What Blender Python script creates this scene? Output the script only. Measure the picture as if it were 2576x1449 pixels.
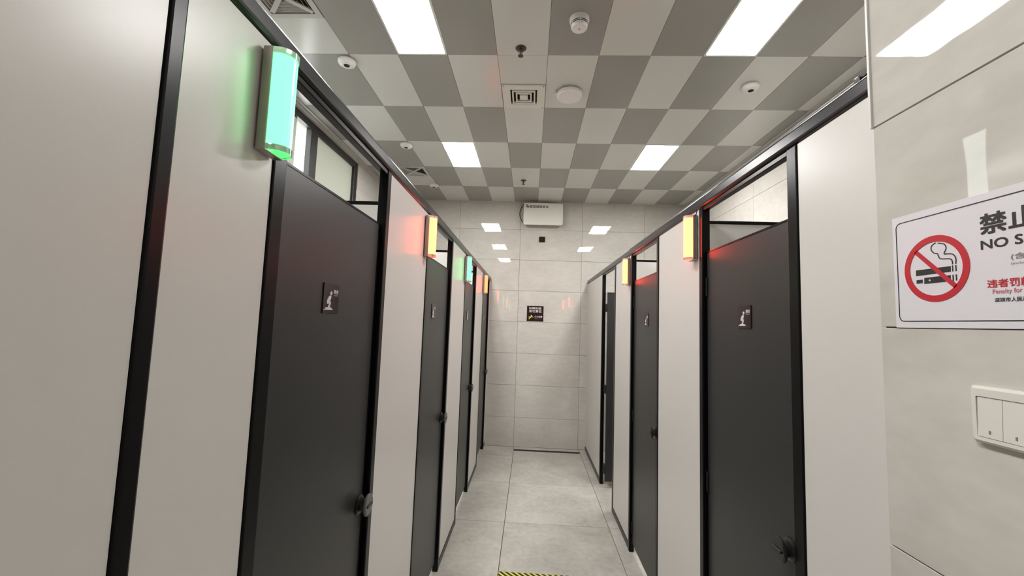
import bpy, bmesh, math, random
from mathutils import Matrix, Vector

for o in list(bpy.data.objects):
    bpy.data.objects.remove(o, do_unlink=True)
scene = bpy.context.scene
col = scene.collection
random.seed(7)

# ------------------------------------------------------------------ camera
H0 = 1.545                                   # eye height above the floor
W, HH = 2576, 1449
FPX = 1043.48
yaw, pitch, roll = -0.0455, 0.0834, 0.0348
cam = bpy.data.cameras.new('camera')
cam.sensor_fit = 'HORIZONTAL'
cam.sensor_width = 36.0
cam.lens = FPX / W * 36.0
cam.clip_start = 0.02
cam_o = bpy.data.objects.new('camera', cam)
col.objects.link(cam_o)
fw = Vector((math.sin(yaw) * math.cos(pitch), math.cos(yaw) * math.cos(pitch), math.sin(pitch)))
r0 = Vector((math.cos(yaw), -math.sin(yaw), 0))
u0 = r0.cross(fw)
rt = math.cos(roll) * r0 + math.sin(roll) * u0
up = -math.sin(roll) * r0 + math.cos(roll) * u0
cam_o.matrix_world = Matrix(((rt.x, up.x, -fw.x, 0), (rt.y, up.y, -fw.y, 0), (rt.z, up.z, -fw.z, H0), (0, 0, 0, 1)))
scene.camera = cam_o

# ------------------------------------------------------------------ world, exposure
world = bpy.data.worlds.new('overcast')
scene.world = world
world.use_nodes = True
world.node_tree.nodes['Background'].inputs[0].default_value = (0.95, 1.0, 0.98, 1)
world.node_tree.nodes['Background'].inputs[1].default_value = 1.8
scene.view_settings.view_transform = 'Standard'
scene.view_settings.look = 'None'
scene.view_settings.gamma = 1.0
scene.view_settings.use_curve_mapping = False
scene.view_settings.exposure = 1.54
LAMP = 24.0                                  # ceiling light panels
GREEN = (0.135, 1.5, 0.295)
RED = (6.5, 0.40, 0.14)

# ------------------------------------------------------------------ materials
def new_mat(name):
    m = bpy.data.materials.new(name)
    m.use_nodes = True
    return m, m.node_tree.nodes, m.node_tree.links, m.node_tree.nodes['Principled BSDF']

def plain(name, rgb, rough=0.5, metal=0.0, spec=0.5, grain=0.0, gscale=300.0, bump=0.0, trans=0.0, coat=0.0):
    m, n, l, b = new_mat(name)
    b.inputs['Base Color'].default_value = (*rgb, 1)
    b.inputs['Roughness'].default_value = rough
    b.inputs['Metallic'].default_value = metal
    b.inputs['Specular IOR Level'].default_value = spec
    b.inputs['Transmission Weight'].default_value = trans
    b.inputs['Coat Weight'].default_value = coat
    b.inputs['Coat Roughness'].default_value = 0.08
    if grain or bump:
        tc = n.new('ShaderNodeNewGeometry')
        no = n.new('ShaderNodeTexNoise')
        no.inputs['Scale'].default_value = gscale
        no.inputs['Detail'].default_value = 3
        l.new(tc.outputs['Position'], no.inputs['Vector'])
        if grain:
            mx = n.new('ShaderNodeMix'); mx.data_type = 'RGBA'
            mx.inputs[6].default_value = (*[c * (1 - grain) for c in rgb], 1)
            mx.inputs[7].default_value = (*[min(1, c * (1 + grain)) for c in rgb], 1)
            l.new(no.outputs[0], mx.inputs[0])
            l.new(mx.outputs[2], b.inputs['Base Color'])
        if bump:
            bp = n.new('ShaderNodeBump')
            bp.inputs['Strength'].default_value = bump
            bp.inputs['Distance'].default_value = 0.001
            l.new(no.outputs[0], bp.inputs['Height'])
            l.new(bp.outputs[0], b.inputs['Normal'])
    return m

def stone(name, a, c, rough, scale, wave=0.0, stretch=(1, 1, 1), spec=0.5):
    """polished or matt porcelain: clouded colour, faint streaks, each tile cut from another place"""
    m, n, l, b = new_mat(name)
    g = n.new('ShaderNodeNewGeometry')
    oi = n.new('ShaderNodeObjectInfo')
    mp = n.new('ShaderNodeMapping')
    mp.inputs['Scale'].default_value = stretch
    mul = n.new('ShaderNodeVectorMath'); mul.operation = 'SCALE'
    mul.inputs[0].default_value = (13.1, 7.7, 9.3)
    l.new(oi.outputs['Random'], mul.inputs['Scale'])
    add = n.new('ShaderNodeVectorMath'); add.operation = 'ADD'
    l.new(g.outputs['Position'], add.inputs[0]); l.new(mul.outputs[0], add.inputs[1])
    l.new(add.outputs[0], mp.inputs['Vector'])
    n1 = n.new('ShaderNodeTexNoise'); n1.inputs['Scale'].default_value = scale
    n1.inputs['Detail'].default_value = 8; n1.inputs['Roughness'].default_value = 0.62
    n1.inputs['Distortion'].default_value = 0.6
    l.new(mp.outputs[0], n1.inputs['Vector'])
    n2 = n.new('ShaderNodeTexNoise'); n2.inputs['Scale'].default_value = scale * 9
    n2.inputs['Detail'].default_value = 6
    l.new(mp.outputs[0], n2.inputs['Vector'])
    mixf = n.new('ShaderNodeMath'); mixf.operation = 'MULTIPLY_ADD'
    l.new(n2.outputs[0], mixf.inputs[0]); mixf.inputs[1].default_value = 0.35
    ms = n.new('ShaderNodeMath'); ms.operation = 'MULTIPLY'; ms.inputs[1].default_value = 0.65
    l.new(n1.outputs[0], ms.inputs[0]); l.new(ms.outputs[0], mixf.inputs[2])
    rp = n.new('ShaderNodeValToRGB')
    rp.color_ramp.elements[0].position = 0.36; rp.color_ramp.elements[0].color = (*a, 1)
    rp.color_ramp.elements[1].position = 0.64; rp.color_ramp.elements[1].color = (*c, 1)
    l.new(mixf.outputs[0], rp.inputs[0])
    l.new(rp.outputs[0], b.inputs['Base Color'])
    b.inputs['Roughness'].default_value = rough
    b.inputs['Specular IOR Level'].default_value = spec
    if wave:
        n3 = n.new('ShaderNodeTexNoise'); n3.inputs['Scale'].default_value = 5.0
        n3.inputs['Detail'].default_value = 2
        l.new(add.outputs[0], n3.inputs['Vector'])
        bp = n.new('ShaderNodeBump'); bp.inputs['Strength'].default_value = wave
        bp.inputs['Distance'].default_value = 0.004
        l.new(n3.outputs[0], bp.inputs['Height'])
        l.new(bp.outputs[0], b.inputs['Normal'])
    return m

def emit(name, rgb, s=1.0, base=0.8):
    m, n, l, b = new_mat(name)
    b.inputs['Base Color'].default_value = (base, base, base, 1)
    b.inputs['Roughness'].default_value = 0.25
    b.inputs['Emission Color'].default_value = (*rgb, 1)
    b.inputs['Emission Strength'].default_value = s
    return m

M = {}
M['wall_tile'] = stone('polished_wall_tile', (0.51, 0.486, 0.440), (0.61, 0.586, 0.54), 0.018, 1.6, wave=0.10, stretch=(1, 1, 2.2))
M['grout'] = plain('grout', (0.30, 0.285, 0.25), 0.9)
M['floor_tile'] = stone('floor_tile', (0.385, 0.372, 0.330), (0.57, 0.557, 0.500), 0.38, 3.0)
M['floor_grout'] = plain('floor_grout', (0.12, 0.11, 0.095), 0.9)
M['ceil_light'] = plain('ceiling_panel_pale', (0.69, 0.695, 0.66), 0.2, grain=0.02, gscale=600)
M['ceil_dark'] = plain('ceiling_panel_grey', (0.355, 0.35, 0.325), 0.25, grain=0.03, gscale=600)
M['ceil_back'] = plain('ceiling_backing', (0.3, 0.3, 0.28), 0.8)
M['trim_white'] = plain('ceiling_trim_white', (0.55, 0.54, 0.51), 0.35)
M['panel'] = plain('pale_laminate', (0.635, 0.615, 0.585), 0.30, grain=0.03, gscale=900, bump=0.04)
M['door'] = plain('charcoal_laminate', (0.027, 0.027, 0.0272), 0.36, spec=0.4, grain=0.06, gscale=900, bump=0.05)
M['black'] = plain('black_aluminium', (0.003, 0.003, 0.0035), 0.28, spec=0.18)
M['rail'] = plain('black_rail_aluminium', (0.0125, 0.013, 0.0145), 0.27, spec=0.4)
M['lock_black'] = plain('black_plastic', (0.012, 0.012, 0.012), 0.3)
M['lock_grey'] = plain('grey_plastic', (0.13, 0.13, 0.13), 0.4)
M['steel'] = plain('brushed_housing', (0.42, 0.39, 0.35), 0.42, metal=0.85)
M['clear'] = plain('clear_plastic', (0.85, 0.88, 0.86), 0.08, trans=0.75, coat=1.0)
M['lamp'] = emit('light_panel', (1.0, 0.985, 0.965), LAMP)
M['lamp_frame'] = plain('lamp_frame', (0.8, 0.8, 0.78), 0.3)
M['green'] = emit('green_diffuser', GREEN, base=0.03)
M['red'] = emit('red_diffuser', RED, base=0.03)
M['red_dim'] = emit('red_diffuser_dim', (5.0, 0.23, 0.075), base=0.03)
M['white_plastic'] = plain('white_plastic', (0.86, 0.85, 0.83), 0.3)
M['cream_plastic'] = plain('cream_plastic', (0.76, 0.76, 0.70), 0.3)
M['switch'] = plain('switch_plastic', (0.70, 0.68, 0.63), 0.22)
M['dark_void'] = plain('dark_recess', (0.01, 0.01, 0.01), 0.8)
M['bronze'] = plain('dull_brass', (0.10, 0.085, 0.075), 0.35, metal=0.7)
M['maroon'] = plain('maroon_acrylic', (0.022, 0.008, 0.009), 0.15)
M['print_white'] = plain('white_print', (0.62, 0.60, 0.60), 0.4)
M['print_grey'] = plain('grey_print', (0.25, 0.22, 0.22), 0.4)
M['print_yellow'] = plain('yellow_print', (0.62, 0.55, 0.10), 0.4)
M['print_black'] = plain('black_print', (0.012, 0.012, 0.014), 0.5)
M['print_midgrey'] = plain('mid_grey_print', (0.22, 0.22, 0.19), 0.5)
M['print_red'] = plain('red_print', (0.50, 0.010, 0.022), 0.45)
M['print_softred'] = plain('soft_red_print', (0.55, 0.13, 0.16), 0.45)
M['paper'] = plain('white_acrylic_sheet', (0.70, 0.68, 0.72), 0.3)
M['window_black'] = plain('black_window_frame', (0.02, 0.018, 0.016), 0.4)
M['drain'] = plain('drain_metal', (0.07, 0.062, 0.05), 0.6, spec=0.3)
M['trunking'] = plain('grey_trunking', (0.17, 0.155, 0.14), 0.6)
M['white_edge'] = plain('white_edge_band', (0.66, 0.65, 0.62), 0.35)

def frosted(name):
    m, n, l, b = new_mat(name)
    n.remove(b)
    out = n['Material Output']
    t = n.new('ShaderNodeBsdfTranslucent'); t.inputs[0].default_value = (0.62, 0.62, 0.56, 1)
    d = n.new('ShaderNodeBsdfDiffuse'); d.inputs[0].default_value = (0.35, 0.35, 0.31, 1)
    gl = n.new('ShaderNodeBsdfGlossy'); gl.inputs['Roughness'].default_value = 0.18
    a = n.new('ShaderNodeMixShader'); a.inputs[0].default_value = 0.55
    l.new(t.outputs[0], a.inputs[1]); l.new(d.outputs[0], a.inputs[2])
    c = n.new('ShaderNodeMixShader'); c.inputs[0].default_value = 0.08
    l.new(a.outputs[0], c.inputs[1]); l.new(gl.outputs[0], c.inputs[2])
    l.new(c.outputs[0], out.inputs[0])
    return m
M['frosted'] = frosted('frosted_glass')

def hazard():
    m, n, l, b = new_mat('hazard_tape')
    tc = n.new('ShaderNodeTexCoord')
    w = n.new('ShaderNodeSeparateXYZ')
    l.new(tc.outputs['Object'], w.inputs[0])
    s = n.new('ShaderNodeMath'); s.operation = 'ADD'
    l.new(w.outputs[0], s.inputs[0]); l.new(w.outputs[1], s.inputs[1])
    mu = n.new('ShaderNodeMath'); mu.operation = 'MULTIPLY'; mu.inputs[1].default_value = 1 / 0.0378
    l.new(s.outputs[0], mu.inputs[0])
    fr = n.new('ShaderNodeMath'); fr.operation = 'FRACT'; l.new(mu.outputs[0], fr.inputs[0])
    gt = n.new('ShaderNodeMath'); gt.operation = 'GREATER_THAN'; gt.inputs[1].default_value = 0.56
    l.new(fr.outputs[0], gt.inputs[0])
    mx = n.new('ShaderNodeMix'); mx.data_type = 'RGBA'
    mx.inputs[6].default_value = (0.015, 0.012, 0.012, 1); mx.inputs[7].default_value = (0.72, 0.66, 0.06, 1)
    l.new(gt.outputs[0], mx.inputs[0]); l.new(mx.outputs[2], b.inputs['Base Color'])
    b.inputs['Roughness'].default_value = 0.5
    return m
M['hazard'] = hazard()

# ------------------------------------------------------------------ helpers
def link(name, me, mat, parent=None, loc=None):
    o = bpy.data.objects.new(name, me)
    col.objects.link(o)
    if mat is not None and not me.materials:
        me.materials.append(M[mat] if isinstance(mat, str) else mat)
    if parent is not None:
        o.parent = parent
    if loc is not None:
        o.location = loc
    return o

def add_box(bm, x0, x1, y0, y1, z0, z1):
    v = [bm.verts.new(p) for p in ((x0, y0, z0), (x1, y0, z0), (x1, y1, z0), (x0, y1, z0),
                                   (x0, y0, z1), (x1, y0, z1), (x1, y1, z1), (x0, y1, z1))]
    for f in ((3, 2, 1, 0), (4, 5, 6, 7), (0, 1, 5, 4), (1, 2, 6, 5), (2, 3, 7, 6), (3, 0, 4, 7)):
        bm.faces.new([v[i] for i in f])

def done(bm, name, smooth=False):
    bmesh.ops.recalc_face_normals(bm, faces=bm.faces)
    me = bpy.data.meshes.new(name)
    bm.to_mesh(me); bm.free()
    if smooth:
        for p in me.polygons: p.use_smooth = True
    return me

def box_me(name, x0, x1, y0, y1, z0, z1, bev=0.0, seg=1):
    bm = bmesh.new()
    add_box(bm, min(x0, x1), max(x0, x1), min(y0, y1), max(y0, y1), min(z0, z1), max(z0, z1))
    if bev:
        bmesh.ops.bevel(bm, geom=list(bm.edges), offset=bev, segments=seg, affect='EDGES', profile=0.5)
    return done(bm, name)

def box(name, dims, mat, parent=None, bev=0.0, seg=1):
    return link(name, box_me(name, *dims, bev=bev, seg=seg), mat, parent)

def lathe_me(name, prof, n=32, smooth=True, down=True):
    """profile [(r, z)] spun about z"""
    bm = bmesh.new()
    rings = []
    for r, z in prof:
        if r < 1e-6:
            rings.append([bm.verts.new((0, 0, z))])
        else:
            rings.append([bm.verts.new((r * math.cos(2 * math.pi * i / n), r * math.sin(2 * math.pi * i / n), z)) for i in range(n)])
    for a, b in zip(rings, rings[1:]):
        for i in range(n):
            j = (i + 1) % n
            if len(a) == 1 and len(b) == 1: continue
            if len(a) == 1: bm.faces.new((a[0], b[i], b[j]))
            elif len(b) == 1: bm.faces.new((a[i], a[j], b[0]))
            else: bm.faces.new((a[i], a[j], b[j], b[i]))
    me = done(bm, name, smooth)
    if smooth:
        me.set_sharp_from_angle(angle=math.radians(35))
    return me

def prism_me(name, pts, z0, z1):
    """polygon in xy extruded from z0 to z1"""
    bm = bmesh.new()
    a = [bm.verts.new((x, y, z0)) for x, y in pts]
    b = [bm.verts.new((x, y, z1)) for x, y in pts]
    bm.faces.new(a[::-1]); bm.faces.new(b)
    for i in range(len(pts)):
        j = (i + 1) % len(pts)
        bm.faces.new((a[i], a[j], b[j], b[i]))
    return done(bm, name)

def ring_me(name, outer, inner, z0, z1):
    """plate between two loops of equal length"""
    bm = bmesh.new()
    n = len(outer)
    L = [[bm.verts.new((x, y, z)) for x, y in lp] for lp in (outer, inner) for z in (z0, z1)]
    o0, o1, i0, i1 = L
    for k in range(n):
        j = (k + 1) % n
        bm.faces.new((o1[k], o1[j], i1[j], i1[k]))
        bm.faces.new((o0[k], i0[k], i0[j], o0[j]))
        bm.faces.new((o0[k], o0[j], o1[j], o1[k]))
        bm.faces.new((i0[k], i1[k], i1[j], i0[j]))
    return done(bm, name)

def rrect(x0, x1, y0, y1, r, n=5):
    p = []
    for cx, cy, a in ((x1 - r, y1 - r, 0), (x0 + r, y1 - r, 90), (x0 + r, y0 + r, 180), (x1 - r, y0 + r, 270)):
        for i in range(n + 1):
            t = math.radians(a + 90 * i / n)
            p.append((cx + r * math.cos(t), cy + r * math.sin(t)))
    return p

def circ(cx, cy, rx, ry=None, n=40):
    ry = rx if ry is None else ry
    return [(cx + rx * math.cos(2 * math.pi * i / n), cy + ry * math.sin(2 * math.pi * i / n)) for i in range(n)]

def tube_me(name, pts, r, n=8):
    pts = [Vector(p) for p in pts]
    bm = bmesh.new()
    rings = []
    ref = Vector((0.3, 0.5, 0.81)).normalized()
    for i, p in enumerate(pts):
        t = (pts[min(i + 1, len(pts) - 1)] - pts[max(i - 1, 0)]).normalized()
        a = t.cross(ref).normalized(); b = t.cross(a)
        rings.append([bm.verts.new(p + r * (math.cos(2 * math.pi * k / n) * a + math.sin(2 * math.pi * k / n) * b)) for k in range(n)])
    for a, b in zip(rings, rings[1:]):
        for k in range(n):
            bm.faces.new((a[k], a[(k + 1) % n], b[(k + 1) % n], b[k]))
    bm.faces.new(rings[0][::-1]); bm.faces.new(rings[-1])
    return done(bm, name, True)

def ribbon_me(name, pts, w, z0, z1):
    """flat line of width w through pts in xy"""
    L, Rr = [], []
    P = [Vector(p) for p in pts]
    for i, p in enumerate(P):
        t = (P[min(i + 1, len(P) - 1)] - P[max(i - 1, 0)]).normalized()
        nn = Vector((-t.y, t.x)) * w / 2
        L.append(p + nn); Rr.append(p - nn)
    bm = bmesh.new()
    vs = [[bm.verts.new((q.x, q.y, z)) for q in side] for side in (L, Rr) for z in (z0, z1)]
    l0, l1, q0, q1 = vs
    for i in range(len(P) - 1):
        bm.faces.new((l1[i], l1[i + 1], q1[i + 1], q1[i]))
        bm.faces.new((l0[i], l0[i + 1], l1[i + 1], l1[i]))
        bm.faces.new((q0[i], q1[i], q1[i + 1], q0[i + 1]))
    return done(bm, name)

def smooth_path(pts, n=5):
    P = [Vector(p) for p in pts]
    out = []
    for i in range(len(P) - 1):
        a, b, c, d = P[max(i - 1, 0)], P[i], P[i + 1], P[min(i + 2, len(P) - 1)]
        for k in range(n):
            t = k / n
            out.append(0.5 * ((2 * b) + (c - a) * t + (2 * a - 5 * b + 4 * c - d) * t * t + (3 * b - a - 3 * c + d) * t ** 3))
    out.append(P[-1])
    return out

def text_me(s, rect, bold=0.0, ext=0.0002):
    """lettering as a flat mesh in the xy plane, fitted to rect (x0, x1, y0, y1); bold lays shifted copies over it"""
    cu = bpy.data.curves.new('lettering', 'FONT')
    cu.body = s; cu.size = 1.0; cu.resolution_u = 3
    o = bpy.data.objects.new('lettering', cu); col.objects.link(o)
    dg = bpy.context.evaluated_depsgraph_get()
    src = bpy.data.meshes.new_from_object(o.evaluated_get(dg))
    bpy.data.objects.remove(o, do_unlink=True); bpy.data.curves.remove(cu)
    xs = [v.co.x for v in src.vertices]; ys = [v.co.y for v in src.vertices]
    ax, bx, ay, by = min(xs) - bold, max(xs) + bold, min(ys) - bold, max(ys) + bold
    sx_ = (rect[1] - rect[0]) / (bx - ax); sy_ = (rect[3] - rect[2]) / (by - ay)
    shifts = [(0, 0)] + ([(bold, bold), (-bold, bold), (bold, -bold), (-bold, -bold)] if bold else [])
    vs, fs = [], []
    for k, (dx, dy) in enumerate(shifts):
        base = len(vs)
        vs += [(rect[0] + (v.co.x + dx - ax) * sx_, rect[2] + (v.co.y + dy - ay) * sy_, ext + 0.00002 * k) for v in src.vertices]
        fs += [[base + i for i in p.vertices] for p in src.polygons]
    me = bpy.data.meshes.new('lettering')
    me.from_pydata(vs, [], fs); me.update()
    bpy.data.meshes.remove(src)
    return me

def frame(u, n, p):
    """local x along u, local y up, local z along n"""
    return Matrix(((u[0], 0, n[0], p[0]), (u[1], 0, n[1], p[1]), (0, 1, 0, p[2]), (0, 0, 0, 1)))

def tag(o, label, cat, group=None):
    o['label'] = label; o['category'] = cat
    if group: o['group'] = group
    return o

def thing(name, label, cat, mat=None, group=None):
    o = bpy.data.objects.new(name, None)
    o.empty_display_size = 0.05
    col.objects.link(o)
    if mat is not None: o.matrix_world = mat
    return tag(o, label, cat, group)

def struct(name, dims, mat):
    o = box(name, dims, mat)
    o['kind'] = 'structure'
    return o

def copy_tree(o, parent=None):
    c = o.copy(); col.objects.link(c); c.parent = parent
    for ch in o.children:
        copy_tree(ch, c)
    return c

# ------------------------------------------------------------------ room dimensions
YB = 5.34            # back wall
YF = -2.6            # wall behind the camera
XWL, XWR = -1.79, 2.0
XN = 0.68            # near tiled wall on the right
YN = 0.838           # its end
XL, XR = -0.524, 0.735   # fronts of the two stall rows
ZC = 1.582 + H0      # ceiling
TH = 0.009           # tile thickness

# ------------------------------------------------------------------ tiled surfaces
_cache = {}
def tile_obj(parent, M4, u0, u1, v0, v1, mat, gap, name='tile', th=TH, bev=0.0008):
    du, dv = round(u1 - u0 - gap, 4), round(v1 - v0 - gap, 4)
    if du < 0.006 or dv < 0.006: return
    key = (du, dv, mat, th)
    if key not in _cache:
        me = box_me(name, -du / 2, du / 2, -dv / 2, dv / 2, 0, th, bev=bev)
        me.materials.append(M[mat])
        _cache[key] = me
    o = bpy.data.objects.new(name, _cache[key])
    col.objects.link(o)
    o.parent = parent
    o.matrix_local = M4 @ Matrix.Translation(((u0 + u1) / 2, (v0 + v1) / 2, 0))
    return o

def cuts(a, b, joints):
    return [a] + [j for j in joints if a + 1e-4 < j < b - 1e-4] + [b]

def tiled(parent, M4, ua, ub, va, vb, uj, vj, mat, gap, hole=None):
    us, vs = cuts(ua, ub, uj), cuts(va, vb, vj)
    for u0_, u1_ in zip(us, us[1:]):
        for v0_, v1_ in zip(vs, vs[1:]):
            if hole and u0_ < hole[1] and u1_ > hole[0] and v0_ < hole[3] and v1_ > hole[2]:
                hu = cuts(u0_, u1_, hole[:2]); hv = cuts(v0_, v1_, hole[2:])
                for a, b in zip(hu, hu[1:]):
                    for c, d in zip(hv, hv[1:]):
                        mu, mv = (a + b) / 2, (c + d) / 2
                        if hole[0] < mu < hole[1] and hole[2] < mv < hole[3]: continue
                        tile_obj(parent, M4, a, b, c, d, mat, 0.0005)
            else:
                tile_obj(parent, M4, u0_, u1_, v0_, v1_, mat, gap)

ZJ = [H0 + 0.016 + 0.4 * k for k in range(-4, 5)]
JG = 0.0025

# back wall
wb = struct('wall_back', (XWL - 0.2, XWR + 0.2, YB + TH, YB + 0.15, 0, ZC + 0.1), 'grout')
tiled(wb, frame((1, 0), (0, -1), (0, YB + TH, 0)), XWL, XWR, 0, ZC, [-0.157 + 0.8 * k for k in range(-3, 4)], ZJ, 'wall_tile', JG)
# right wall behind the stalls
wr = struct('wall_right', (XWR + TH, XWR + 0.15, YN, YB, 0, ZC + 0.1), 'grout')
tiled(wr, frame((0, -1), (-1, 0), (XWR + TH, 0, 0)), -YB, -YN, 0, ZC, [-(3.79 + 0.8 * k) for k in range(-6, 4)][::-1], ZJ, 'wall_tile', JG)
# left wall with the window opening
WIN = (1.72, 4.03, 2.15, 3.098)       # y0, y1, z0, z1
bm = bmesh.new()
add_box(bm, XWL - 0.15, XWL - TH, YF, WIN[0], 0, ZC + 0.1)
add_box(bm, XWL - 0.15, XWL - TH, WIN[1], YB, 0, ZC + 0.1)
add_box(bm, XWL - 0.15, XWL - TH, WIN[0], WIN[1], 0, WIN[2])
add_box(bm, XWL - 0.15, XWL - TH, WIN[0], WIN[1], WIN[3], ZC + 0.1)
wl = link('wall_left', done(bm, 'wall_left'), 'grout'); wl['kind'] = 'structure'
tiled(wl, frame((0, 1), (1, 0), (XWL - TH, 0, 0)), YF, YB, 0, ZC, [4.62 + 0.8 * k for k in range(-9, 1)], ZJ, 'wall_tile', JG, hole=WIN)
# near wall on the right
wn = struct('wall_right_near', (XN + TH, XWR + 0.15, YF, YN - 0.002, 0, ZC + 0.1), 'grout')
tiled(wn, frame((0, -1), (-1, 0), (XN + TH, 0, 0)), -YN, -YF, 0, ZC, [-YN + 0.8 * k for k in range(1, 6)], ZJ, 'wall_tile', JG)
box('corner_trim', (XN - 0.004, XN + TH, YN - 0.001, YN + 0.004, H0 + 0.416, ZC - 0.004), 'white_edge', wn)
# wall behind the camera
wf = struct('wall_front', (XWL - 0.2, XN + TH, YF - 0.15, YF - TH, 0, ZC + 0.1), 'grout')
tiled(wf, frame((-1, 0), (0, 1), (0, YF - TH, 0)), -XN, -XWL, 0, ZC, [0.157 + 0.8 * k for k in range(-1, 3)], ZJ, 'wall_tile', JG)
# floor
fl = struct('floor', (XWL - 0.1, XWR + 0.1, YF - 0.1, YB + 0.1, -0.1, -TH), 'floor_grout')
tiled(fl, Matrix.Translation((0, 0, -TH)), XWL, XWR, YF, YB, [-0.148 + 0.803 * k for k in range(-3, 4)], [4.165 + 0.805 * k for k in range(-9, 2)], 'floor_tile', 0.004)

# ceiling: panels 0.3 x 0.6 m in a chequer of pale and grey
CX = lambda j: -1.4414 + 0.3 * j
RY = lambda r: 2.334 + 0.6 * r
ce = struct('ceiling', (XWL - 0.1, XWR + 0.1, YF - 0.1, YB + 0.1, ZC + 0.02, ZC + 0.12), 'ceil_back')
LIGHTS = {(2, -1), (8, -1), (2, 2), (8, 2), (2, -4)}
HALF = {(4, 0): 1, (0, -1): 0, (0, 3): 0}        # cell: which half (0 near, 1 far) a grille fills
CM = Matrix(((1, 0, 0, 0), (0, -1, 0, 0), (0, 0, -1, ZC + 0.0105), (0, 0, 0, 1)))
def ceil_panel(x0, x1, y0, y1, mat):
    x0, x1 = max(x0, XWL + 0.045), min(x1, XWR - 0.055)
    y0, y1 = max(y0, YF + 0.03), min(y1, YB - 0.028)
    if x1 - x0 < 0.01 or y1 - y0 < 0.01: return
    tile_obj(ce, CM, x0, x1, -y1, -y0, mat, 0.0014, 'ceiling_panel', th=0.0105, bev=0.0012)
for j in range(-2, 13):
    for r in range(-9, 5):
        if (j, r) in LIGHTS: continue
        mat = 'ceil_dark' if (j + r) % 2 == 0 else 'ceil_light'
        if (j, r) == (4, 0): mat = 'ceil_light'
        x0, x1, y0, y1 = CX(j), CX(j + 1), RY(r), RY(r + 1)
        if (j, r) in HALF:
            if HALF[(j, r)] == 1: y1 = RY(r) + 0.3
            else: y0 = RY(r) + 0.3
        ceil_panel(x0, x1, y0, y1, mat)
for nm, d in (('edge_trim', (XWL, XWL + 0.045, YF, YB, ZC - 0.006, ZC + 0.012)),
              ('edge_trim', (XWR - 0.055, XWR, YN, YB, ZC - 0.006, ZC + 0.012)),
              ('edge_trim', (XWL + 0.045, XWR - 0.055, YB - 0.028, YB, ZC - 0.004, ZC + 0.012)),
              ('edge_trim', (XWR - 0.022, XWR, YN, YB, ZC - 0.026, ZC - 0.006)),
              ('edge_trim', (XWL, XWL + 0.02, YF, YB, ZC - 0.024, ZC - 0.006))):
    box(nm, d, 'trim_white', ce, bev=0.002)

# ------------------------------------------------------------------ window in the left wall
w1 = bpy.data.objects.new('window_1', None); col.objects.link(w1); w1['kind'] = 'structure'
w1.location = (XWL, (WIN[0] + WIN[1]) / 2, WIN[2])
def wpart(name, y0, y1, z0, z1, mat, x0=-0.055, x1=-0.005, bev=0.004):
    ym = (WIN[0] + WIN[1]) / 2
    return box(name, (x0, x1, y0 - ym, y1 - ym, z0 - WIN[2], z1 - WIN[2]), mat, w1, bev=bev)
wpart('frame_bar', WIN[0], WIN[1], WIN[3] - 0.055, WIN[3], 'window_black')
wpart('frame_bar', WIN[0], WIN[1], WIN[2], WIN[2] + 0.05, 'window_black')
wpart('frame_bar', WIN[0], WIN[0] + 0.06, WIN[2] + 0.05, WIN[3] - 0.055, 'window_black')
wpart('frame_bar', WIN[1] - 0.07, WIN[1], WIN[2] + 0.05, WIN[3] - 0.055, 'window_black')
wpart('mullion', 3.145, 3.245, WIN[2] + 0.05, WIN[3] - 0.055, 'window_black')
wpart('mullion', 2.40, 2.48, WIN[2] + 0.05, WIN[3] - 0.055, 'window_black')
wpart('pane', 3.245, WIN[1] - 0.07, WIN[2] + 0.05, WIN[3] - 0.055, 'frosted', -0.040, -0.032, 0)
wpart('pane', 2.48, 2.975, WIN[2] + 0.05, WIN[3] - 0.055, 'frosted', -0.040, -0.032, 0)
wpart('pane', WIN[0] + 0.06, 2.21, WIN[2] + 0.05, WIN[3] - 0.055, 'frosted', -0.040, -0.032, 0)

# ------------------------------------------------------------------ stall fronts
Z_RB, Z_RT = H0 + 0.529, H0 + 0.575        # rail
Z_DT, Z_DB = H0 + 0.332, 0.065              # door top and bottom
PW = 0.038

def sx(side, d):
    """x of a point d metres behind the front of a row (negative: in front)"""
    return XL - d if side == 'L' else XR + d

def front_panel(side, y0, y1, label, near_post=None, far_post=None, end=None):
    t = thing('partition_panel', label, 'partition panel', Matrix.Translation((sx(side, 0), (y0 + y1) / 2, 0)), 'pale front panels of the stall rows')
    ym = (y0 + y1) / 2; X = sx(side, 0)
    def b(name, ya, yb, d0, d1, z0, z1, mat, bev=0.0, seg=1):
        return box(name, (sx(side, d0) - X, sx(side, d1) - X, ya - ym, yb - ym, z0, z1), mat, t, bev, seg)
    b('board', y0, y1, 0.0, 0.018, 0.05, Z_RB, 'panel', 0.0015)
    b('base_channel', y0, y1, -0.003, 0.021, 0.004, 0.05, 'black', 0.002)
    for po in (near_post, far_post):
        if po: b('edge_post', po[0], po[1], -0.004, 0.03, 0.0, Z_RB, 'black', 0.004, 2)
    if end:
        b('edge_band', end[0], end[1], -0.002, 0.018, 0.05, Z_RB, 'white_edge', 0.001)
    return t

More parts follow.
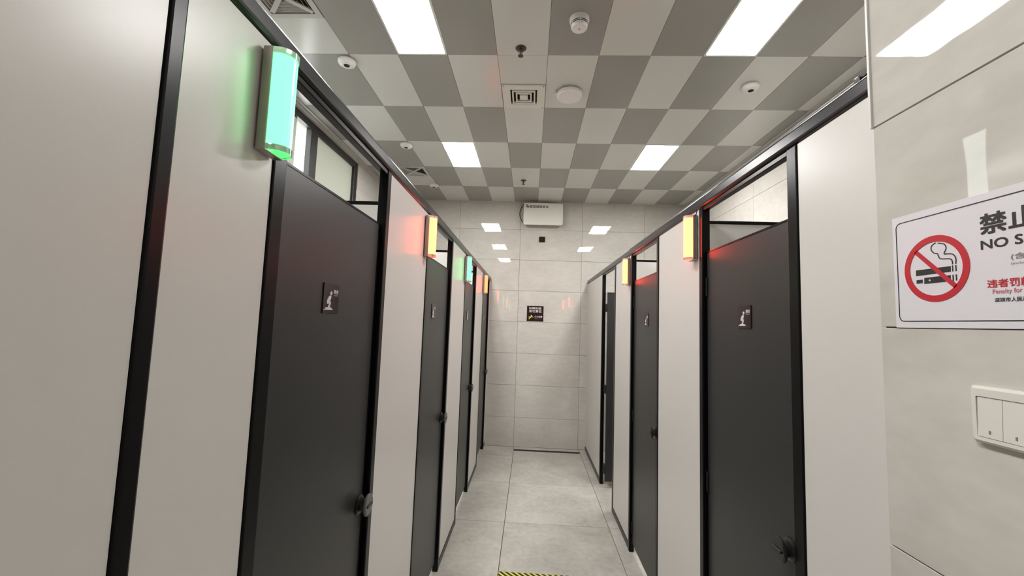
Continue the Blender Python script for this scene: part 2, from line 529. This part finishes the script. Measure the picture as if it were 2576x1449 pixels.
front_panel('L', -1.3, 0.531, 'pale grey front panel filling the left edge of the photo')
front_panel('L', 0.559, 0.785, 'narrow pale front panel carrying the large green indicator light', (0.531, 0.559), (0.785, 0.828))
front_panel('L', 1.460, 2.025, 'pale front panel with the red indicator light on the left row', (1.424, 1.460), (2.025, 2.062))
front_panel('L', 2.706, 3.255, 'pale front panel with the small far green indicator light', (2.670, 2.706), (3.255, 3.292))
front_panel('L', 3.920, 4.515, 'pale front panel with the farthest red indicator light on the left row', (3.884, 3.920), (4.515, 4.552))
front_panel('L', 5.195, YB - 0.001, 'narrow pale front panel of the left row touching the back wall', (5.159, 5.195), None)
front_panel('R', YN + 0.002, 1.161, 'pale front panel of the right row next to the near tiled wall', None, (1.161, 1.206))
front_panel('R', 1.833, 2.408, 'pale front panel with the larger red indicator light on the right row', (1.797, 1.833), (2.408, 2.446))
front_panel('R', 3.070, 3.612, 'pale front panel with the smaller red indicator light on the right row', (3.034, 3.070), (3.612, 3.650))
front_panel('R', 4.285, YB - 0.001, 'wide pale front panel of the right row touching the back wall', (4.249, 4.285), None, (YB - 0.016, YB - 0.001))

# the lip only spans the door openings; here it is split by the panels, so it is built per opening below
def rail(side, y0, y1, openings, label):
    t = thing('top_rail', label, 'rail', Matrix.Translation((sx(side, 0), y0, Z_RB)))
    X = sx(side, 0)
    box('rail_tube', (sx(side, -0.010) - X, sx(side, 0.030) - X, 0, y1 - y0, 0, Z_RT - Z_RB), 'rail', t, 0.010, 3)
    for a, b_ in openings:
        box('rail_lip', (sx(side, 0.0) - X, sx(side, 0.024) - X, a - y0 + 0.001, b_ - y0 - 0.001, -0.016, -0.0004), 'black', t, 0.002, 1)
    return t
OPEN_L = [(0.828, 1.424), (2.062, 2.670), (3.292, 3.884), (4.552, 5.159)]
OPEN_R = [(1.206, 1.797), (2.446, 3.034), (3.650, 4.249)]
rail('L', -1.3, YB - 0.001, OPEN_L, 'long black aluminium rail along the top of the left stall row')
rail('R', YN + 0.002, YB - 0.001, OPEN_R, 'long black aluminium rail along the top of the right stall row')

def lathe_x(name, prof, mat, parent, loc, side, n=28):
    """lathe with its axis pointing out of the stall front"""
    me = lathe_me(name, prof, n)
    o = link(name, me, mat, parent)
    a = math.radians(90 if side == 'L' else -90)
    o.matrix_local = Matrix.Translation(loc) @ Matrix.Rotation(a, 4, 'Y')
    return o

def stall_door(side, y0, y1, hinge_near, label, opened=False):
    """leaf hung in an opening; the lock is on the free side"""
    hy = y0 + 0.004 if hinge_near else y1 - 0.004
    wdt = y1 - y0 - 0.012
    s = 1 if hinge_near else -1                 # from hinge towards the free edge along y
    t = thing('stall_door', label, 'door', None, 'charcoal stall doors')
    X = sx(side, 0.014)
    t.location = (X, hy, Z_DB)
    q = 1 if side == 'R' else -1                # +d is into the stall
    hgt = Z_DT - Z_DB
    def b(name, ya, yb, d0, d1, z0, z1, mat, bev=0.0, parent=None):
        return box(name, (q * d0, q * d1, s * ya, s * yb, z0, z1), mat, parent or t, bev)
    b('leaf', 0.002, wdt - 0.008, 0, 0.016, 0, hgt - 0.006, 'door', 0.0012)
    b('top_trim', 0.002, wdt, -0.001, 0.017, hgt - 0.006, hgt, 'black')
    b('edge_trim', wdt - 0.008, wdt, -0.001, 0.017, 0, hgt - 0.006, 'black')
    for zz in (1.66, 0.86, 0.10):
        b('hinge', -0.006, 0.012, -0.006, -0.0012, zz - 0.04, zz + 0.04, 'lock_black', 0.0015)
    yl = s * (wdt - 0.036)
    lock = lathe_x('lock', [(0, 0.001), (0.031, 0.001), (0.031, 0.006), (0.026, 0.010), (0.020, 0.013), (0.017, 0.026), (0, 0.026)], 'lock_black', t, (0, yl, 0.94 - Z_DB), side)
    k = link('knob', lathe_me('knob', [(0, 0.0262), (0.030, 0.0262), (0.034, 0.029), (0.034, 0.034), (0.030, 0.037), (0, 0.037)], 28), 'lock_grey' if side == 'L' else 'lock_black', lock)
    sl = link('turn_slot', box_me('turn_slot', -0.004, 0.004, -0.02, 0.02, 0.0372, 0.041, 0.001), 'lock_black', lock)
    if opened:
        t.rotation_euler = (0, 0, math.radians(90) * (1 if (side == 'R') else -1))
        t.location = (sx(side, 0.026), y1 - 0.11, Z_DB)
        for ch in t.children:
            if ch.name.startswith('hinge'):
                for v in ch.data.vertices:
                    v.co.x = 0.0165 if v.co.x < -0.0035 else 0.1132
    return t
stall_door('L', *OPEN_L[0], True, 'large charcoal stall door nearest on the left row, right of the large green light')
stall_door('L', *OPEN_L[1], True, 'charcoal stall door beside the red light, second on the left row')
stall_door('L', *OPEN_L[2], True, 'narrow-looking charcoal stall door beside the small green light, third on the left row')
stall_door('L', *OPEN_L[3], True, 'farthest charcoal stall door of the left row, close to the back wall')
stall_door('R', *OPEN_R[0], False, 'large charcoal stall door nearest on the right row, beside the larger red light')
stall_door('R', *OPEN_R[1], False, 'charcoal stall door beside the smaller red light, second on the right row')
stall_door('R', *OPEN_R[2], False, 'dark stall door standing open inwards, farthest on the right row', opened=True)

def divider(side, y, label):
    t = thing('divider_panel', label, 'partition panel', None, 'dividers between the stalls')
    t.location = (sx(side, 0.032), y, 0)
    q = 1 if side == 'R' else -1
    L = (XWR - XR if side == 'R' else XL - XWL) - 0.034
    zt = H0 + 0.524
    box('board', (0, q * L, -0.009, 0.009, 0.06, zt - 0.016), 'panel', t, 0.001)
    box('top_trim', (0, q * L, -0.012, 0.012, zt - 0.016, zt), 'black', t, 0.002)
    box('base_channel', (0, q * L, -0.012, 0.012, 0.002, 0.06), 'black', t, 0.002)
divider('L', 0.57, 'pale divider behind the narrow panel with the large green light')
divider('L', 1.813, 'pale stall divider seen above the nearest left door')
divider('L', 3.056, 'pale stall divider seen above the second left door')
divider('L', 4.299, 'pale stall divider seen above the third left door')
divider('R', 2.016, 'pale stall divider seen above the nearest right door')
divider('R', 3.256, 'pale stall divider seen above the second right door')

# ------------------------------------------------------------------ indicator lights on the stall fronts
def indicator(side, y, kind, label):
    u, n = ((0, 1), (1, 0)) if side == 'L' else ((0, -1), (-1, 0))
    t = thing('indicator_light', label, 'indicator light', frame(u, n, (sx(side, 0), y, H0 + 0.305)), 'indicator lights by the stall doors')
    hw, hz = 0.029, 0.203
    box('mount', (-0.018, 0.018, 0.02, hz - 0.02, 0.0, 0.004), 'lock_black', t)
    box('housing', (-hw, hw, 0.0, hz, 0.004, 0.023), 'steel', t, 0.0015)
    def dprof(w, d, n0=0.0232):
        return [(-w + 2 * w * i / 18, n0 + d * math.sqrt(max(0, 1 - (2 * i / 18 - 1) ** 2)) ) for i in range(19)]
    def dshape(name, w, d, y0, y1, mat):
        pr = dprof(w, d)
        bm = bmesh.new()
        a = [bm.verts.new((x, y0, z)) for x, z in pr]; b = [bm.verts.new((x, y1, z)) for x, z in pr]
        for i in range(len(pr) - 1): bm.faces.new((a[i], a[i + 1], b[i + 1], b[i]))
        bm.faces.new((a[0], b[0], b[-1], a[-1])); bm.faces.new(a); bm.faces.new(b[::-1])
        me = done(bm, name, True); me.set_sharp_from_angle(angle=math.radians(40))
        return link(name, me, mat, t)
    dshape('diffuser', hw - 0.0025, 0.030, 0.0125, hz - 0.0125, kind)
    dshape('end_cap', hw - 0.001, 0.032, 0.001, 0.0122, 'clear')
    dshape('end_cap', hw - 0.001, 0.032, hz - 0.0122, hz - 0.001, 'clear')
    link('cable', tube_me('cable', smooth_path([(hw - 0.008, hz - 0.012, 0.012), (hw + 0.004, hz - 0.004, 0.014), (hw + 0.012, hz + 0.006, 0.012), (hw + 0.016, hz + 0.020, 0.0135), (hw + 0.03, hz + 0.023, 0.0135)]), 0.0022), 'lock_black', t)
    return t
indicator('L', 0.752, 'green', 'large glowing green half-round light on the nearest left panel')
indicator('L', 1.989, 'red', 'glowing yellow-red half-round light, second on the left row')
indicator('L', 3.224, 'green', 'small glowing green half-round light, third on the left row')
indicator('L', 4.486, 'red_dim', 'smallest glowing orange-red half-round light, farthest on the left row')
indicator('R', 1.876, 'red', 'larger of the two glowing yellow-red lights on the right row')
indicator('R', 3.112, 'red', 'smaller of the two glowing yellow-red lights on the right row')

# ------------------------------------------------------------------ door signs
def door_sign(side, yc, label):
    u, n = ((0, 1), (1, 0)) if side == 'L' else ((0, -1), (-1, 0))
    w, h = 0.085, 0.080
    left = yc - w / 2 if side == 'L' else yc + w / 2
    t = thing('door_sign', label, 'sign', frame(u, n, (sx(side, 0.0138), left, H0 + 0.008)), 'maroon squat toilet signs on the doors')
    box('plate', (0, w, 0, h, 0, 0.003), 'maroon', t, 0.0006)
    sc = lambda pts: [(a * w, b_ * h) for a, b_ in pts]
    z0, z1 = 0.0031, 0.0036
    link('pictogram_head', prism_me('pictogram_head', circ(0.455 * w, 0.67 * h, 0.065 * w, 0.066 * h, 18), z0, z1), 'print_white', t)
    link('pictogram_body', prism_me('pictogram_body', sc([(.40, .60), (.32, .56), (.24, .47), (.20, .36), (.25, .31), (.34, .33), (.45, .46), (.48, .57)]), z0, z1), 'print_white', t)
    link('pictogram_leg', prism_me('pictogram_leg', sc([(.38, .41), (.34, .29), (.28, .20), (.41, .20), (.46, .32), (.47, .39)]), z0, z1), 'print_white', t)
    link('pictogram_pan', prism_me('pictogram_pan', sc([(.16, .195), (.12, .14), (.03, .13), (.03, .115), (.64, .115), (.64, .13), (.56, .14), (.52, .195)]), z0, z1), 'print_white', t)
    o = link('lettering', text_me('蹲便', (0.62 * w, 0.94 * w, 0.665 * h, 0.81 * h), bold=0.012), 'print_white', t)
    o.location.z = z0
    for k in range(7):
        box('small_print', (0.63 * w + k * 0.045 * w, 0.66 * w + k * 0.045 * w, 0.595 * h, 0.635 * h, z0, z1 - 0.0002), 'print_grey', t)
    return t
door_sign('L', 1.093, 'maroon squat toilet sign on the nearest left door')
door_sign('L', 2.288, 'maroon squat toilet sign on the second left door')
door_sign('L', 3.545, 'maroon squat toilet sign on the third left door')
door_sign('L', 4.81, 'maroon squat toilet sign on the farthest left door')
door_sign('R', 1.482, 'maroon squat toilet sign on the nearest right door')
door_sign('R', 2.70, 'maroon squat toilet sign on the second right door')

# ------------------------------------------------------------------ ceiling lights
def ceiling_light(j, r, label):
    x, y = CX(j) + 0.15, RY(r) + 0.3
    t = thing('ceiling_light', label, 'ceiling light', Matrix(((1, 0, 0, x), (0, -1, 0, y), (0, 0, -1, ZC), (0, 0, 0, 1))), 'flat ceiling light panels')
    o = rrect(-0.1493, 0.1493, -0.2993, 0.2993, 0.003); i = rrect(-0.139, 0.139, -0.289, 0.289, 0.008)
    link('frame', ring_me('frame', o, i, -0.010, 0.002), 'lamp_frame', t)
    link('diffuser', prism_me('diffuser', rrect(-0.1385, 0.1385, -0.2885, 0.2885, 0.008), -0.009, -0.001), 'lamp', t)
ceiling_light(2, -1, 'bright flat ceiling light above the nearest left door, cut by the top of the photo')
ceiling_light(8, -1, 'bright flat ceiling light at the upper right, cut by the top of the photo')
ceiling_light(2, 2, 'smaller-looking bright ceiling light over the far left doors')
ceiling_light(8, 2, 'smaller-looking bright ceiling light over the far right doors')
ceiling_light(2, -4, 'ceiling light overhead mirrored in the tiled walls')

# ------------------------------------------------------------------ grilles in the ceiling
def down(x, y):
    """local z hangs down from the ceiling"""
    return Matrix(((1, 0, 0, x), (0, -1, 0, y), (0, 0, -1, ZC), (0, 0, 0, 1)))

def exhaust(x, y, label):
    t = thing('exhaust_grille', label, 'vent', down(x, y))
    sq = lambda a: [(a, a), (-a, a), (-a, -a), (a, -a)]
    box('backing', (-0.1, 0.1, -0.1, 0.1, -0.0105, -0.0095), 'dark_void', t)
    link('frame', ring_me('frame', sq(0.147), sq(0.092), -0.009, 0.006), 'cream_plastic', t)
    for a, zz in ((0.080, 0.010), (0.055, 0.010)):
        link('louvre_ring', ring_me('louvre_ring', sq(a), sq(a - 0.010), -0.004, zz), 'cream_plastic', t)
    box('centre_plate', (-0.028, 0.028, -0.028, 0.028, -0.004, 0.010), 'cream_plastic', t, 0.002)
    box('cross_bar', (-0.003, 0.003, 0.0285, 0.092, -0.004, 0.005), 'cream_plastic', t)
    box('cross_bar', (-0.003, 0.003, -0.092, -0.0285, -0.004, 0.005), 'cream_plastic', t)
    for a in (-1, 1):
        for b_ in (-1, 1):
            s = link('screw', lathe_me('screw', [(0, 0.0062), (0.004, 0.0062), (0.003, 0.0078), (0, 0.008)], 10), 'drain', t)
            s.location = (a * 0.135, b_ * 0.135, 0)
exhaust(-0.0905, 2.784, 'square exhaust grille with nested louvres in the middle of the ceiling')

def diffuser4(x, y, label):
    t = thing('air_diffuser', label, 'vent', down(x, y), 'square air diffusers over the left stalls')
    sq = lambda a: [(a, a), (-a, a), (-a, -a), (a, -a)]
    box('backing', (-0.135, 0.135, -0.135, 0.135, -0.0105, -0.0098), 'dark_void', t)
    link('frame', ring_me('frame', sq(0.1485), sq(0.118), -0.009, 0.004), 'trim_white', t)
    for ang in (45, 135):
        o = link('diagonal_rib', box_me('diagonal_rib', -0.1175 * 1.414 + 0.012, 0.1175 * 1.414 - 0.012, -0.012, 0.012, -0.004, 0.0035 + 0.0001 * ang / 45), 'trim_white', t)
        o.rotation_euler = (0, 0, math.radians(ang))
    for k in range(4):
        for i, d in enumerate((0.104, 0.084, 0.064, 0.044)):
            hw = d - 0.016
            bm = bmesh.new()
            y1, y0 = d + 0.003, d - 0.003
            z1, z0 = -0.0085, 0.0005
            vs = [(-hw, y1, z0), (hw, y1, z0), (hw, y0, z1), (-hw, y0, z1)]
            a = [bm.verts.new(v) for v in vs]; b_ = [bm.verts.new((v[0], v[1] + 0.002, v[2] + 0.001)) for v in vs]
            bm.faces.new(a); bm.faces.new(b_[::-1])
            for q in range(4): bm.faces.new((a[q], a[(q + 1) % 4], b_[(q + 1) % 4], b_[q]))
            o = link('louvre', done(bm, 'louvre'), 'trim_white', t)
            o.rotation_euler = (0, 0, math.radians(90 * k))
diffuser4(CX(0) + 0.15, RY(-1) + 0.15, 'square louvred air diffuser at the top left, cut by the photo edge')
diffuser4(CX(0) + 0.15, RY(3) + 0.15, 'small-looking square louvred air diffuser over the far left stalls')

# ------------------------------------------------------------------ things on the ceiling
t = thing('smoke_detector', 'white smoke detector with dark slots on a grey ceiling panel', 'smoke detector', down(0.209, 2.04))
link('base', lathe_me('base', [(0, 0), (0.052, 0), (0.052, 0.010), (0.050, 0.014), (0.0485, 0.022), (0.0455, 0.0266), (0, 0.0266)]), 'white_plastic', t)
link('slot_band', lathe_me('slot_band', [(0, 0.0267), (0.0448, 0.0267), (0.0440, 0.0305), (0, 0.0305)]), 'dark_void', t)
link('slot_ring', lathe_me('slot_ring', [(0, 0.0306), (0.0443, 0.0306), (0.0436, 0.0335), (0, 0.0335)]), 'white_plastic', t)
link('slot_band', lathe_me('slot_band', [(0, 0.0336), (0.0432, 0.0336), (0.0424, 0.0375), (0, 0.0375)]), 'dark_void', t)
for k in range(6):
    o = box('slot_rib', (0.040, 0.0453, -0.0022, 0.0022, 0.0268, 0.0375), 'white_plastic', t)
    o.rotation_euler = (0, 0, math.radians(60 * k + 30))
link('cap', lathe_me('cap', [(0, 0.0376), (0.0428, 0.0376), (0.0410, 0.050), (0.0375, 0.054), (0, 0.0555)]), 'white_plastic', t)
o = link('led', lathe_me('led', [(0, 0.0555), (0.004, 0.0555), (0.003, 0.057), (0, 0.0575)], 10), 'dark_void', t)

t = thing('ceiling_disc', 'round flat white sensor disc beside the exhaust grille', 'sensor', down(0.222, 2.715))
link('body', lathe_me('body', [(0, 0.006), (0.070, 0.006), (0.070, 0.012), (0.083, 0.013), (0.084, 0.018), (0.084, 0.040), (0.081, 0.0435), (0, 0.0445)], 48), 'white_plastic', t)
link('mount', lathe_me('mount', [(0, 0.0), (0.06, 0.0), (0.06, 0.0058), (0, 0.0058)], 32), 'white_plastic', t)
box('side_clip', (-0.098, -0.085, -0.012, 0.012, 0.0, 0.022), 'white_plastic', t, 0.002)

def dome(x, y, label):
    t = thing('ceiling_sensor', label, 'sensor', down(x, y), 'small round presence sensors on the ceiling')
    link('body', lathe_me('body', [(0, 0), (0.050, 0), (0.054, 0.006), (0.054, 0.014), (0.049, 0.024), (0.040, 0.030), (0.025, 0.033), (0, 0.034)], 36), 'white_plastic', t)
    link('lens', lathe_me('lens', [(0.0, 0.0335), (0.0175, 0.0338), (0.0165, 0.0355), (0, 0.037)], 24), 'dark_void', t)
dome(-1.18, 2.395, 'round white sensor with black lens above the nearest left stall')
dome(-1.17, 3.60, 'round white sensor with black lens left of the far ceiling light')
dome(-1.17, 4.70, 'smallest round white sensor, just beyond the far air diffuser')
dome(1.382, 2.63, 'round white sensor with black lens above the right stalls')

def sprinkler(x, y, label):
    t = thing('sprinkler', label, 'sprinkler', down(x, y), 'pendent fire sprinklers')
    link('rosette', lathe_me('rosette', [(0, 0), (0.032, 0), (0.030, 0.004), (0.020, 0.008), (0.012, 0.009), (0, 0.009)], 28), 'bronze', t)
    link('stem', lathe_me('stem', [(0, 0.009), (0.009, 0.009), (0.008, 0.018), (0.004, 0.022), (0.004, 0.045), (0, 0.045)], 16), 'bronze', t)
    for s in (-1, 1):
        link('frame_arm', tube_me('frame_arm', [(s * 0.006, 0, 0.017), (s * 0.011, 0, 0.028), (s * 0.007, 0, 0.040), (s * 0.003, 0, 0.046)], 0.0018, 6), 'bronze', t)
    link('deflector', lathe_me('deflector', [(0, 0.0455), (0.015, 0.0455), (0.016, 0.048), (0, 0.0485)], 20), 'bronze', t)
sprinkler(-0.100, 2.272, 'larger-looking bronze fire sprinkler near the smoke detector')
sprinkler(-0.118, 4.50, 'smaller-looking bronze fire sprinkler near the wall unit')

# ------------------------------------------------------------------ things on the back wall
t = thing('wall_unit', 'white box unit with a row of black marks high on the back wall', 'appliance', frame((1, 0), (0, -1), (0.130, YB, H0 + 1.262)))
box('rear_housing', (-0.158, 0.158, 0.02, 0.25, 0.0, 0.078), 'trim_white', t, 0.006, 2)
link('front_cover', prism_me('front_cover', rrect(-0.2515, 0.2515, 0.0, 0.283, 0.022), 0.0785, 0.105), 'cream_plastic', t)
zz = 0.1052
def mark(name, x0, x1, y0, y1, mat):
    link(name, prism_me(name, rrect(x0, x1, y0, y1, 0.004, 3), zz, zz + 0.0006), mat, t)
mark('logo_mark', -0.222, -0.180, 0.236, 0.243, 'print_midgrey'); mark('logo_mark', -0.222, -0.196, 0.246, 0.262, 'print_midgrey')
mark('logo_mark', -0.222, -0.180, 0.224, 0.2345, 'print_black')
for k in range(5):
    x = -0.172 + 0.0405 * k
    a = [(x, 0.222), (x + 0.031, 0.222), (x + 0.031, 0.251), (x, 0.251)]
    i = [(x + 0.007, 0.2285), (x + 0.023, 0.2285), (x + 0.023, 0.2435), (x + 0.007, 0.2435)]
    link('glyph_mark', ring_me('glyph_mark', a, i, zz, zz + 0.0006), 'print_black', t)
    box('glyph_mark', (x + 0.011, x + 0.019, 0.230, 0.242, zz, zz + 0.0005), 'print_midgrey', t)
mark('pale_mark', 0.032, 0.062, 0.222, 0.250, 'print_midgrey')
link('cable', tube_me('cable', smooth_path([(-0.16, 0.10, 0.05), (-0.235, 0.03, 0.05), (-0.285, 0.08, 0.035), (-0.305, 0.16, 0.02), (-0.285, 0.24, 0.02), (-0.235, 0.305, 0.03)], 6), 0.004), 'lock_black', t)

t = thing('wall_sensor', 'small black square sensor plate on the back wall below the white unit', 'sensor', frame((1, 0), (0, -1), (0.126, YB, H0 + 1.054)))
link('plate', prism_me('plate', rrect(-0.039, 0.039, 0, 0.074, 0.008), 0, 0.006), 'lock_black', t)
link('inner_face', prism_me('inner_face', rrect(-0.032, 0.032, 0.007, 0.067, 0.004), 0.0062, 0.0072), 'maroon', t)

t = thing('wall_sign', 'square maroon sign with white characters and a yellow slipping figure on the back wall', 'sign', frame((1, 0), (0, -1), (-0.040, YB, H0 + 0.027)))
SW, SH = 0.212, 0.197
box('plate', (0, SW, 0, SH, 0, 0.004), 'maroon', t, 0.0008)
def letters(tt, s, rect, mat, z, bold=0.0):
    o = link('lettering', text_me(s, rect, bold=bold), mat, tt); o.location.z = z
    return o
R_ = lambda x0, x1, y0, y1: ((x0) * SW, (x1) * SW, y0 * SH, y1 * SH)
letters(t, '如厕如家', R_(.12, .88, .775, .925), 'print_white', 0.0042, 0.018)
letters(t, '用它爱它', R_(.12, .88, .575, .735), 'print_white', 0.0042, 0.018)
letters(t, '小心地滑', R_(.46, .93, .245, .365), 'print_white', 0.0042, 0.015)
link('underline', prism_me('underline', [(a * SW, b_ * SH) for a, b_ in ((.48, .185), (.58, .165), (.90, .165), (.90, .18), (.58, .182), (.48, .205))], 0.0042, 0.0046), 'print_grey', t)
fg = [(.24, .42), (.285, .415), (.33, .33), (.41, .235), (.385, .235), (.31, .29), (.13, .13), (.105, .165), (.185, .24), (.09, .255), (.09, .285), (.17, .305), (.245, .315)]
link('slipping_figure', prism_me('slipping_figure', [(a * SW, b_ * SH) for a, b_ in fg[::-1]], 0.0042, 0.0047), 'print_yellow', t)

# ------------------------------------------------------------------ things on the near wall: no smoking sign and switches
t = thing('no_smoking_sign', 'white no smoking sign with a red barred circle on the right wall', 'sign', frame((0, -1), (-1, 0), (XN, 0.801, H0 + 0.0155)))
box('sheet', (0, 0.41, 0, 0.204, 0.0, 0.002), 'paper', t, 0.0004)
z0, z1 = 0.0021, 0.0025
link('border_line', ring_me('border_line', rrect(0.0075, 0.4025, 0.0110, 0.1925, 0.010), rrect(0.0090, 0.4010, 0.0125, 0.1910, 0.0085), z0, z1), 'print_black', t)
cx, cy = 0.0788, 0.1000
link('red_ring', ring_me('red_ring', circ(cx, cy, 0.0560, n=64), circ(cx, cy, 0.0455, n=64), z0, z1 + 0.0003), 'print_red', t)
link('red_bar', ribbon_me('red_bar', [(0.0455, 0.1335), (0.1121, 0.0665)], 0.0072, z0, z1 + 0.0003), 'print_red', t)
def bl(pts, name='cigarette'):
    link(name, prism_me(name, pts[::-1], z0, z1), 'print_black', t)
bl([(0.0447, 0.1009), (0.1050, 0.1005), (0.1046, 0.0914), (0.0443, 0.0910)])
bl([(0.0449, 0.0835), (0.0562, 0.0836), (0.0560, 0.0775), (0.0447, 0.0774)], 'vape_tip')
bl([(0.0594, 0.0862), (0.1042, 0.0859), (0.1039, 0.0760), (0.0590, 0.0757)], 'vape_body')
for x, ya, yb in ((0.1080, 0.0914, 0.1012), (0.1132, 0.0912, 0.1010), (0.1080, 0.0761, 0.0859), (0.1132, 0.0760, 0.0858)):
    bl([(x - 0.0009, ya), (x + 0.0009, ya), (x + 0.0009, yb), (x - 0.0009, yb)][::-1], 'filter_line')
link('vape_light', prism_me('vape_light', circ(0.0690, 0.0810, 0.0016, n=12), z1, z1 + 0.0002), 'paper', t)
for pts in ([(0.108, 0.1028), (0.1079, 0.1083), (0.104, 0.1126), (0.0894, 0.1149), (0.0859, 0.1202), (0.0842, 0.1243), (0.0785, 0.1262), (0.074, 0.1327), (0.0753, 0.1393), (0.0823, 0.1433)],
            [(0.1133, 0.103), (0.1138, 0.112), (0.1097, 0.119), (0.1009, 0.1214), (0.0954, 0.1224), (0.0992, 0.131), (0.0962, 0.1381), (0.0861, 0.142)]):
    link('smoke_line', ribbon_me('smoke_line', smooth_path(pts, 5), 0.0016, z0, z1), 'print_black', t)
zt = 0.0022
letters(t, '禁止吸烟', (0.1515, 0.2980, 0.1405, 0.1720), 'print_black', zt, 0.022)
letters(t, 'NO SMOKING', (0.1515, 0.3010, 0.1183, 0.1325), 'print_black', zt, 0.016)
letters(t, '(含电子烟)', (0.1895, 0.2560, 0.0965, 0.1068), 'print_midgrey', zt, 0.008)
letters(t, '(including e-cigarettes)', (0.1890, 0.2580, 0.0896, 0.0942), 'print_midgrey', zt)
letters(t, '违者罚款', (0.1572, 0.2135, 0.0600, 0.0722), 'print_red', zt, 0.018)
letters(t, 'Penalty for', (0.1638, 0.2010, 0.0490, 0.0577), 'print_softred', zt, 0.005)
letters(t, '深圳市人民政府', (0.1658, 0.2140, 0.0386, 0.0453), 'print_black', zt, 0.016)

t = thing('switch_plate', 'white wall switch plate below the no smoking sign, cut by the right edge', 'switch', frame((0, -1), (-1, 0), (XN, 0.6715, H0 - 0.1525)))
bm = bmesh.new()
PWD, PHT = 0.155, 0.083
o_ = rrect(0, PWD, 0, PHT, 0.004); m_ = rrect(0.004, PWD - 0.004, 0.004, PHT - 0.004, 0.004); i_ = rrect(0.010, PWD - 0.010, 0.0095, PHT - 0.0150, 0.002)
lv = []
for lp, z in ((o_, 0.0), (o_, 0.006), (m_, 0.0105), (i_, 0.0105), (i_, 0.007)):
    lv.append([bm.verts.new((x, y, z)) for x, y in lp])
for a, b_ in zip(lv, lv[1:]):
    for k in range(len(a)):
        j = (k + 1) % len(a); bm.faces.new((a[k], a[j], b_[j], b_[k]))
bm.faces.new(lv[-1])
link('plate', done(bm, 'plate'), 'switch', t)
rw = (PWD - 0.022) / 4
for k in range(4):
    x0 = 0.011 + k * rw
    bm = bmesh.new()
    xa, xb = x0 + 0.0004, x0 + rw - 0.0004
    ya, yb = 0.0100, PHT - 0.0155
    v = [bm.verts.new(p) for p in ((xa, ya, 0.0072), (xb, ya, 0.0072), (xb, yb, 0.0072), (xa, yb, 0.0072), (xa, ya, 0.0112), (xb, ya, 0.0112), (xb, yb, 0.0092), (xa, yb, 0.0092))]
    for f in ((3, 2, 1, 0), (4, 5, 6, 7), (0, 1, 5, 4), (1, 2, 6, 5), (2, 3, 7, 6), (3, 0, 4, 7)): bm.faces.new([v[q] for q in f])
    ro = link('rocker', done(bm, 'rocker'), 'switch', t)
    box('marker', (x0 + rw / 2 - 0.001, x0 + rw / 2 + 0.001, 0.0155, 0.0205, 0.0110, 0.0116), 'print_midgrey', ro)

# ------------------------------------------------------------------ floor and rail details
t = thing('floor_drain', 'dark linear floor drain in front of the back wall', 'drain', Matrix.Translation((0.252, 5.205, 0.0)))
box('channel', (-0.399, 0.399, -0.031, 0.031, 0.0002, 0.0016), 'drain', t)
for k in range(20):
    box('slot', (-0.394 + k * 0.0395, -0.394 + k * 0.0395 + 0.034, -0.022, 0.022, 0.0017, 0.0022), 'dark_void', t)
tp = link('hazard_tape', box_me('hazard_tape', -0.40, 0.40, -0.024, 0.024, 0.0003, 0.0011), 'hazard')
tp.location = (0.254, 2.691, 0)
tag(tp, 'yellow and black striped hazard tape across the floor at the bottom of the photo', 'tape')

t = thing('cable_trunking', 'thin grey cable trunking with a black end clip lying on the right rail', 'trunking', Matrix.Translation((XR + 0.012, 0.955, Z_RT)))
box('duct', (-0.009, 0.009, 0.0, 2.2, 0.0003, 0.013), 'trunking', t, 0.002)
box('end_clip', (-0.013, 0.011, -0.016, -0.0005, 0.0003, 0.017), 'lock_black', t, 0.003)
link('clip_wire', tube_me('clip_wire', smooth_path([(0, -0.015, 0.012), (0.0, -0.035, 0.018), (0.004, -0.06, 0.022), (0.006, -0.10, 0.020)]), 0.004), 'lock_black', t)
